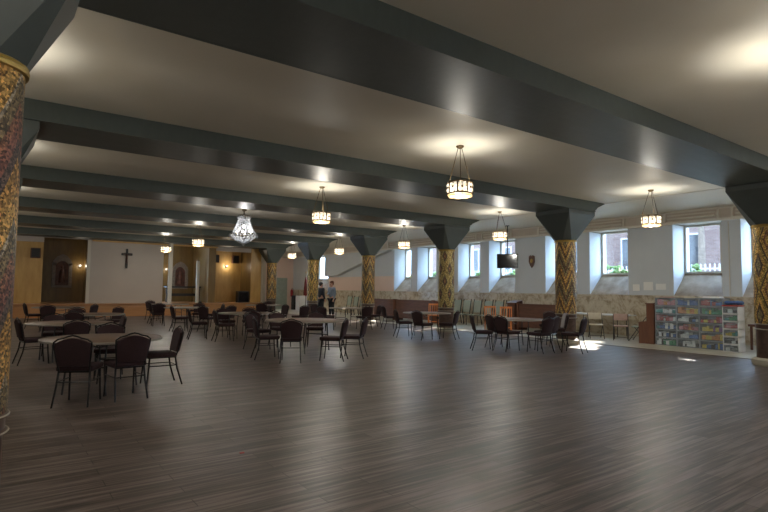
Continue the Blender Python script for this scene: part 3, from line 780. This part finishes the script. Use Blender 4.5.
tower(15.38, 5.95, .37, .40, 1.17, 6, 'narrow white six-drawer plastic tower with a red top', [[4, 7, 4], [2, 9, 2], [8, 0, 4], [2, 3, 9], [4, 7, 4], [7, 4, 4]], M['white'], M['red'])
for x, y, z, w, m, l, nm, ct in ((15.7, 7.7, 1.356, .34, M['pinkv'], 'low pink folded cloth lying on the drawer tower nearest the piano', 'folded_cloth', 'cloth'), (15.75, 6.5, 1.376, .45, M['paper'], 'white paper stack on top of the third clear drawer tower', 'paper_stack', 'paper'), (15.7, 7.05, 1.366, .30, M['beige'], 'beige folder pile lying on the middle drawer tower', 'folder_pile', 'folders')):
    b = MB()
    for k in range(3): b.box(-.13+.01*k, .14-.012*k, -w/2+.01*k, w/2-.015*k, .013*k, .013*k+.012)
    o = b.build(nm, m); o.location = (x, y, z); tag(o, l, ct)
b = MB(); rr = random.Random(2)
for k in range(5): b.blob((rr.uniform(-.08, .08), -.14+.07*k, .06), .075, 2, .06, rr, (1.1, 1, .75))
o = b.build('cloth_bundle', M['blue'], None, True); o.location = (15.62, 5.95, 1.201); tag(o, 'crumpled blue cloth bundle on top of the narrow white drawer tower', 'cloth')
et = thing('side_table', 'small reddish-brown wooden side table between the narrow drawer tower and the diamond column', 'table', (16.75, 5.6, .004))
MB().box(-.28, .28, -.35, .35, .62, .68, .006).build('tabletop', M['redwood'], et)
for sx in (-1, 1):
    for sy in (-1, 1): MB().box(sx*.22-.025, sx*.22+.025, sy*.29-.025, sy*.29+.025, 0, .62).build('leg', M['redwood'], et)
# television on ceiling pole
tv = thing('television', 'black flat television hung from the ceiling before a window', 'television', (16.5, 14.3, ZT), head(-.8, -.6))
MB().box(-.41, .41, -.03, .03, -1.70, -1.13, .01).build('housing', M['black'], tv); MB().box(-.385, .385, .031, .034, -1.67, -1.16).build('screen', M['screen'], tv)
MB().tube([(0, -.05, 0), (0, -.05, -1.4)], .02, 8).build('ceiling_pole', M['frame'], tv, True)
MB().lathe([(0, 0), (.08, 0), (.08, -.02), (0, -.02)], 12, 0, -.05).build('mounting_plate', M['frame'], tv)
# carved plaque and papers on piers
pl = thing('wall_plaque', 'carved brown shield plaque on the pier beside the television', 'plaque', (17.99, 14.28, 2.72))
MB().prism([(-.13, .22), (-.06, .26), (0, .22), (.06, .26), (.13, .22), (.14, 0), (.08, -.16), (0, -.26), (-.08, -.16), (-.14, 0)], 'x', -.04, 0).build('shield', M['brown'], pl)
MB().blob((-.045, 0, .03), .07, 1, sq=(.4, 1, 1.4)).build('boss', M['goldring'], pl, True)
for a, b, z0, z1, l in ((9.75, 9.98, 1.56, 1.78, 'pale paper notice taped on the grey pier, nearest the zigzag column'), (9.28, 9.60, 1.58, 1.86, 'larger white paper poster, middle of three on the grey pier'), (8.85, 9.18, 1.60, 1.80, 'white paper notice on the grey pier, nearest the drawers')):
    tag(box('paper_notice', M['paper'], 17.985, 18.0, a, b, z0, z1), l, 'notice')
tag(box('wall_conduit', M['trimw'], 17.97, 18.0, 6.93, 6.95, ZW+.01, 3.69), 'thin pale vertical conduit on the narrow pier by the near window', 'conduit')

# ------------------------------------------------------------------ stage things
cr = thing('wall_cross', 'dark wooden crucifix mounted high on the cream stage wall', 'cross', (5.60, 30.17, 2.42)); cr.scale = (.82, .82, .80)
c = MB(); c.prism([(-.06, 0), (.06, 0), (.06, .83), (.30, .83), (.32, .87), (.32, .95), (.30, .99), (.06, .99), (.06, 1.22), (.03, 1.27), (-.03, 1.27), (-.06, 1.22), (-.06, .99), (-.30, .99), (-.32, .95), (-.32, .87), (-.30, .83), (-.06, .83)], 'y', -.05, .0)
c.build('cross', M['black'], cr)
c = MB(); c.tube([(-.24, -.07, .95), (-.1, -.08, .86), (0, -.09, .84), (.1, -.08, .86), (.24, -.07, .95)], .02, 6); c.tube([(0, -.08, .30), (.01, -.10, .5), (0, -.09, .84)], [.02, .035, .045], 8); c.blob((0, -.1, .93), .04, 1)
c.build('carved_figure', M['brown'], cr, True)
def icon(x, y, z0, w, h, label):
    t = thing('framed_icon', label, 'picture', (x, y, z0))
    f = MB(); hw = w/2
    f.prism([(-hw, 0), (hw, 0), (hw, .12), (-hw, .12)], 'y', -.10, 0)
    for s in (-1, 1): f.prism([(s*hw, .1), (s*(hw-.16), .1), (s*(hw-.16), h*.72), (s*hw, h*.72)], 'y', -.10, 0)
    arc = [(-(hw-.16)*math.cos(PI*k/12), h*.62+(hw-.16)*math.sin(PI*k/12)) for k in range(13)]
    arc2 = [(-hw, h*.70), (-hw*.9, h*.80), (-hw*.5, h*.93), (0, h), (hw*.5, h*.93), (hw*.9, h*.80), (hw, h*.70)]
    f.prism(arc2 + arc[::-1], 'y', -.10, 0)
    f.build('carved_frame', M['pframe'], t)
    MB().prism([(-hw+.1, .05), (hw-.1, .05), (hw-.1, h*.62), (0, h*.85), (-hw+.1, h*.62)], 'y', -.03, 0).build('painting', M['painting'], t)
    c = MB(); c.tube([(0, -.05, h*.15), (0, -.06, h*.4), (0, -.05, h*.55)], [.16, .13, .07], 10); c.blob((0, -.06, h*.62), .07, 2, sq=(1, .5, 1.2)); c.build('painted_figure', M['painting'], t, True)
icon(3.03, 33.2, 1.40, .92, 1.78, 'arched icon in a pale carved frame in the recess by the foreground column')
icon(9.12, 33.2, 1.40, .9, 1.62, 'arched icon in a pale carved frame in the dark recess behind the white post')
for x, y, z, l in ((1.66, 30.45, 3.02, 'small dark loudspeaker high on the golden wall behind the foreground column'), (10.78, 31.85, 3.2, 'small dark loudspeaker high on the golden stage niche, away from the column'), (12.0, 31.85, 3.2, 'small dark loudspeaker high on the golden stage niche, beside its dark side')):
    o = thing('wall_speaker', l, 'speaker', (x, y, z)); MB().box(-.2, .2, -.12, .12, -.22, .26, .02).build('cabinet', M['brown'], o); MB().box(-.16, .16, -.135, -.12, -.18, .22).build('grille', M['black'], o)
def sconce(x, y, z, l, w=1.2):
    o = thing('wall_sconce', l, 'lamp', (x, y, z))
    MB().box(-.05, .05, -.04, 0, -.08, .06).build('bracket', M['brass'], o); MB().lathe([(.0, -.03), (.05, -.02), (.075, .08), (.0, .09)], 12, 0, -.11).build('lamp_shade', M['lampglass'], o, True)
    lamp_light(o, 0, -.25, .02, w, (1, .9, .75), .05)
sconce(11.5, 32.0, 2.78, 'small glowing wall light on the golden stage niche', 3.0)
sconce(3.85, 33.2, 2.55, 'small glowing wall light beside the icon near the foreground column', 1.2)
sconce(8.3, 33.2, 2.5, 'tiny glowing wall light seen between the cream wall and white post', .8)
mo = thing('stage_monitor', 'black boxy loudspeaker monitor standing on the stage before the golden niche', 'speaker', (12.0, 30.55, SZ)); MB().box(-.33, .33, -.22, .22, 0, .66, .02).build('cabinet', M['black'], mo); MB().box(-.28, .28, -.235, -.22, .06, .6).build('grille', M['screen'], mo)
at = thing('altar_table', 'long black table on the stage in the dark recess behind the white post', 'table', (8.9, 31.6, SZ)); MB().box(-1.0, .9, -.3, .3, .82, .9).build('tabletop', M['black'], at); MB().box(-.9, .8, -.2, -.17, .35, .5).build('rail', M['black'], at)
for sx in (-.85, .8):
    for sy in (-.22, .22): MB().box(sx-.04, sx+.04, sy-.04, sy+.04, 0, .82).build('leg', M['black'], at)
# far aisle end
S('door_1', M['green'], 16.6, 17.5, YF-.06, YF, .004, 2.25)
MB().box(16.75, 17.35, YF-.08, YF-.05, 1.2, 2.05).build('door_window', M['glass'], bpy.data.objects['door_1'])
fe = thing('fire_extinguisher', 'red fire extinguisher on the peach wall near the farthest column', 'extinguisher', (17.85, YF-.12, .9))
MB().lathe([(0, 0), (.085, 0), (.09, .03), (.09, .42), (.05, .5), (.02, .54), (0, .54)], 16).build('cylinder', M['red'], fe, True); MB().tube([(0, 0, .52), (0, -.02, .60), (.09, -.03, .56), (.10, -.03, .25)], .014, 6).build('hose', M['black'], fe, True)
cb = thing('notice_cabinet', 'dark grey low cabinet at the aisle end beside the fire extinguisher', 'cabinet', (17.5, 34.5, .004)); MB().box(-.25, .25, -.2, .2, 0, 1.0).build('body', M['black'], cb); MB().box(-.22, .22, -.215, -.2, .08, .95).build('door', M['frame'], cb)
wc = thing('white_cabinet', 'white low cabinet beneath the maroon flag at the aisle end', 'cabinet', (17.3, 33.0, .004)); MB().box(-.45, .45, -.25, .25, 0, 1.0).build('body', M['white'], wc); MB().box(-.42, .0, -.265, -.25, .06, .95).build('door', M['paper'], wc); MB().box(.01, .42, -.265, -.25, .06, .95).build('door', M['paper'], wc)
fl = thing('furled_flag', 'furled maroon flag with gold fringe on a pole at the aisle end', 'flag', (17.05, 32.2, .004))
MB().tube([(0, 0, 0), (0, 0, 2.5)], .018, 8).build('flag_pole', M['brass'], fl, True)
MB().lathe([(0, 1.0), (.16, 1.05), (.14, 1.5), (.10, 1.9), (.05, 2.2), (.02, 2.3), (0, 2.3)], 9).build('cloth', M['flag'], fl)
MB().lathe([(0, 2.5), (.05, 2.54), (.0, 2.66)], 8).build('finial', M['goldring'], fl); MB().lathe([(0, 0), (.16, 0), (.15, .05), (.03, .08), (0, .08)], 14).build('pole_base', M['brass'], fl, True)

sc_ = MB(); sc_.prism([(-.02, -.012), (.016, -.016), (.024, .006), (.0, .016), (-.022, .01)], 'z', 0, .006)
o = sc_.build('paper_scrap', M['red']); o.location = (1.916, 4.779, 0); tag(o, 'tiny red paper scrap lying alone on the open wooden floor', 'scrap')
# ------------------------------------------------------------------ people
def skinmesh(name, verts, edges, radii, m, parent, root=0, lvl=1):
    bm = bmesh.new(); ly = bm.verts.layers.skin.verify(); vs = [bm.verts.new(v) for v in verts]
    for a, b in edges: bm.edges.new((vs[a], vs[b]))
    for v, r in zip(vs, radii):
        v[ly].radius = r if isinstance(r, tuple) else (r, r); v[ly].use_root = False
    vs[root][ly].use_root = True
    me = bpy.data.meshes.new(name); bm.to_mesh(me); bm.free(); me.materials.append(m)
    o = bpy.data.objects.new(name, me); COL.objects.link(o); o.parent = parent
    s = o.modifiers.new('skin', 'SKIN'); s.use_smooth_shade = True
    u = o.modifiers.new('sub', 'SUBSURF'); u.levels = lvl; u.render_levels = lvl
    return o
def person(x, y, rz, label, top, legs, hair, sc_=1.0, arm=0):
    t = thing('person', label, 'person', (x, y, .0), rz); t.scale = (sc_,)*3
    # pelvis, spine, neck, head / arms / legs
    def arms(s):
        if arm and s > 0: return [(s*.19, 0, 1.43), (s*.24, .02, 1.16), (s*.12, .20, 1.10), (s*.08, .26, 1.11)]
        return [(s*.19, 0, 1.43), (s*.25, -.03, 1.15), (s*.25, .05, .90), (s*.25, .08, .83)]
    V = [(0, 0, .95), (0, -.01, 1.15), (0, 0, 1.38), (0, 0, 1.50), (0, .02, 1.58), (0, .02, 1.66), (0, .02, 1.73)]
    Rr = [(.15, .11), (.14, .10), (.165, .11), (.06, .06), (.068, .078), (.080, .095), (.055, .07)]
    E_ = [(i, i+1) for i in range(6)]
    for s in (-1, 1):
        A = arms(s); n = len(V); V += A; E_ += [(2, n)] + [(n+i, n+i+1) for i in range(3)]; Rr += [.062, .046, .032, .036]
        for k, (dx, dz, ln) in enumerate(((-.028, -.075, .9), (-.010, -.095, 1), (.009, -.09, 1), (.027, -.07, .85))):
            n2 = len(V); h = Vector(A[3]); f1 = h + Vector((dx*.7*0 + .0, dx, dz*.5)); f2 = h + Vector((-.012*s, dx+.01, dz))
            V += [tuple(f1), tuple(f2)]; E_ += [(n+3, n2), (n2, n2+1)]; Rr += [.010, .008]
        n2 = len(V); h = Vector(A[3]); V += [tuple(h+Vector((-s*.03, .025, -.015))), tuple(h+Vector((-s*.04, .04, -.045)))]; E_ += [(n+3, n2), (n2, n2+1)]; Rr += [.011, .009]
        n = len(V); V += [(s*.10, 0, .86), (s*.11, .01, .50), (s*.12, -.02, .09), (s*.13, .13, .04)]
        E_ += [(0, n), (n, n+1), (n+1, n+2), (n+2, n+3)]; Rr += [.092, .062, .042, .034]
    skinmesh('body', V, E_, Rr, M['skin'], t)
    for s in (-1, 1):
        f = MB(); f.blob((s*.03, .112, 1.665), .011, 1); f.build('eye', M['white'], t, True)
        f = MB(); f.blob((s*.084, .02, 1.65), .022, 1, sq=(.4, .7, 1.3)); f.build('ear', M['skin'], t, True)
    f = MB(); f.blob((0, .122, 1.635), .017, 1, sq=(.8, 1, 1.4)); f.build('nose', M['skin'], t, True)
    f = MB(); f.blob((0, .108, 1.60), .02, 1, sq=(1.2, .4, .3)); f.build('mouth', M['flag'], t, True)
    f = MB(); f.blob((0, -.005, 1.72), .098, 3, sq=(1, 1.08, .82)); f.blob((0, -.045, 1.66), .085, 2, sq=(1, .8, 1)); f.build('hair', hair, t, True)
    V = [(0, 0, .90), (0, -.01, 1.15), (0, 0, 1.38), (0, 0, 1.46)]; E_ = [(0, 1), (1, 2), (2, 3)]; Rr = [(.175, .135), (.165, .125), (.185, .13), (.085, .08)]
    for s in (-1, 1):
        A = arms(s); n = len(V); V += A[:3]; E_ += [(2, n), (n, n+1), (n+1, n+2)]; Rr += [.082, .064, .046]
    skinmesh('jacket' if top is M['cl_dark'] else 'shirt', V, E_, Rr, top, t)
    V = [(0, 0, .95)]; E_ = []; Rr = [(.165, .125)]
    for s in (-1, 1):
        n = len(V); V += [(s*.10, 0, .86), (s*.11, .01, .50), (s*.12, -.02, .10)]; E_ += [(0, n), (n, n+1), (n+1, n+2)]; Rr += [.108, .080, .062]
    skinmesh('trousers', V, E_, Rr, legs, t)
    for s in (-1, 1):
        f = MB(); f.box(s*.125-.05, s*.125+.05, -.09, .20, 0, .09, .03); f.build('shoe', M['shoe'], t, True)
person(14.25, 25.2, head(1, .2), 'standing person in a dark jacket and dark trousers beside the diamond column', M['cl_dark'], M['cl_jeans'], M['hair'], 1.04, 0)
person(14.8, 25.0, head(-1, -.1), 'standing person in a pale blue-grey shirt with reddish hair below the far window', M['cl_blue'], M['cl_jeans'], M['hair2'], 1.07, 1)

# ------------------------------------------------------------------ outside the windows
S('ground_outside', M['grass'], GX+.2, 60, -10, 90, 1.7, 1.9)
S('path_outside', M['pave'], 22.5, 25.5, -10, 90, 1.85, 1.93)
bd = thing('brick_building', 'sunlit red brick building seen outside through the windows', 'building', (34, 20, 1.9))
MB().box(0, 6, -14, 22, 0, 6.0).build('wall', M['brick'], bd)
for k in range(9):
    yy = -12.5+3.6*k; w = MB(); w.box(-.08, .0, yy-.12, yy+1.32, 1.0, 3.2); fo = w.build('window_frame', M['fence'], bd); MB().box(-.10, -.08, yy, yy+1.2, 1.1, 3.1).build('pane', M['screen'], fo)
rnd = random.Random(11)
def bush(x, y, r, m, label):
    b = MB()
    for k in range(70):
        a = rnd.uniform(0, 2*PI); q = rnd.uniform(0, 1)**.5*r; z = rnd.uniform(.05, 1)*r*1.3*(1-.5*(q/r)**2)
        b.blob((q*math.cos(a), q*math.sin(a), z), r*rnd.uniform(.12, .22), 1, .35, rnd)
    o = b.build('shrub', m); o.location = (x, y, 1.85); tag(o, label, 'shrub', 'shrubs outside the windows'); return o
for i, (x, y, r, m) in enumerate([(21.0, 9.3, .5, 'leaf'), (21.2, 12.6, .6, 'leaf'), (21.0, 17.6, .5, 'leaf'), (21.3, 19.9, .6, 'leaf'), (20.9, 23.3, .55, 'leaf'), (21.2, 25.3, .75, 'leafy'), (21.0, 8.0, .35, 'leaf'), (21.5, 6.5, .4, 'leaf')]):
    bush(x, y, r, M[m], 'yellow-green shrub outside the farthest of the visible window pairs' if m == 'leafy' else 'green shrub growing low outside the basement windows')
fn = thing('picket_fence', 'white picket fence outside beyond the shrubs', 'fence', (26.5, 0, 1.9))
p = MB()
for k in range(200): p.box(-.012, .012, 4+.2*k, 4.05+.2*k, 0, .95)
p.build('pickets', M['fence'], fn); p = MB(); p.box(.012, .04, 4, 44, .2, .26); p.box(.012, .04, 4, 44, .7, .76); p.build('rails', M['fence'], fn)
def tree(x, y, h, label):
    t = thing('tree', label, 'tree', (x, y, 1.85), 0, 'trees outside the windows')
    b = MB(); b.tube([(0, 0, 0), (.1, .05, h*.35), (0, .1, h*.7)], [.2, .15, .08], 8)
    for k in range(6):
        a = k*1.05; z = h*(.45+.05*k); b.tube([(0, .05, z), (math.cos(a)*1.2, math.sin(a)*1.2, z+.9)], [.06, .02], 5)
    b.build('trunk', M['bark'], t, True)
    b = MB()
    for k in range(260):
        v = Vector((rnd.gauss(0, 1), rnd.gauss(0, 1), rnd.gauss(0, 1))).normalized()*rnd.uniform(.3, 1)**.5
        b.blob((v.x*2.3, v.y*2.3, h*.72+v.z*1.7), rnd.uniform(.16, .34), 1, .35, rnd)
    b.build('crown', M['leaf'], t)
for x, y, h in ((28, 12.0, 7.5), (27.5, 17.5, 8), (28.5, 23, 7.5), (28, 29, 8)): tree(x, y, h, 'leafy tree standing outside between the windows and the brick building')
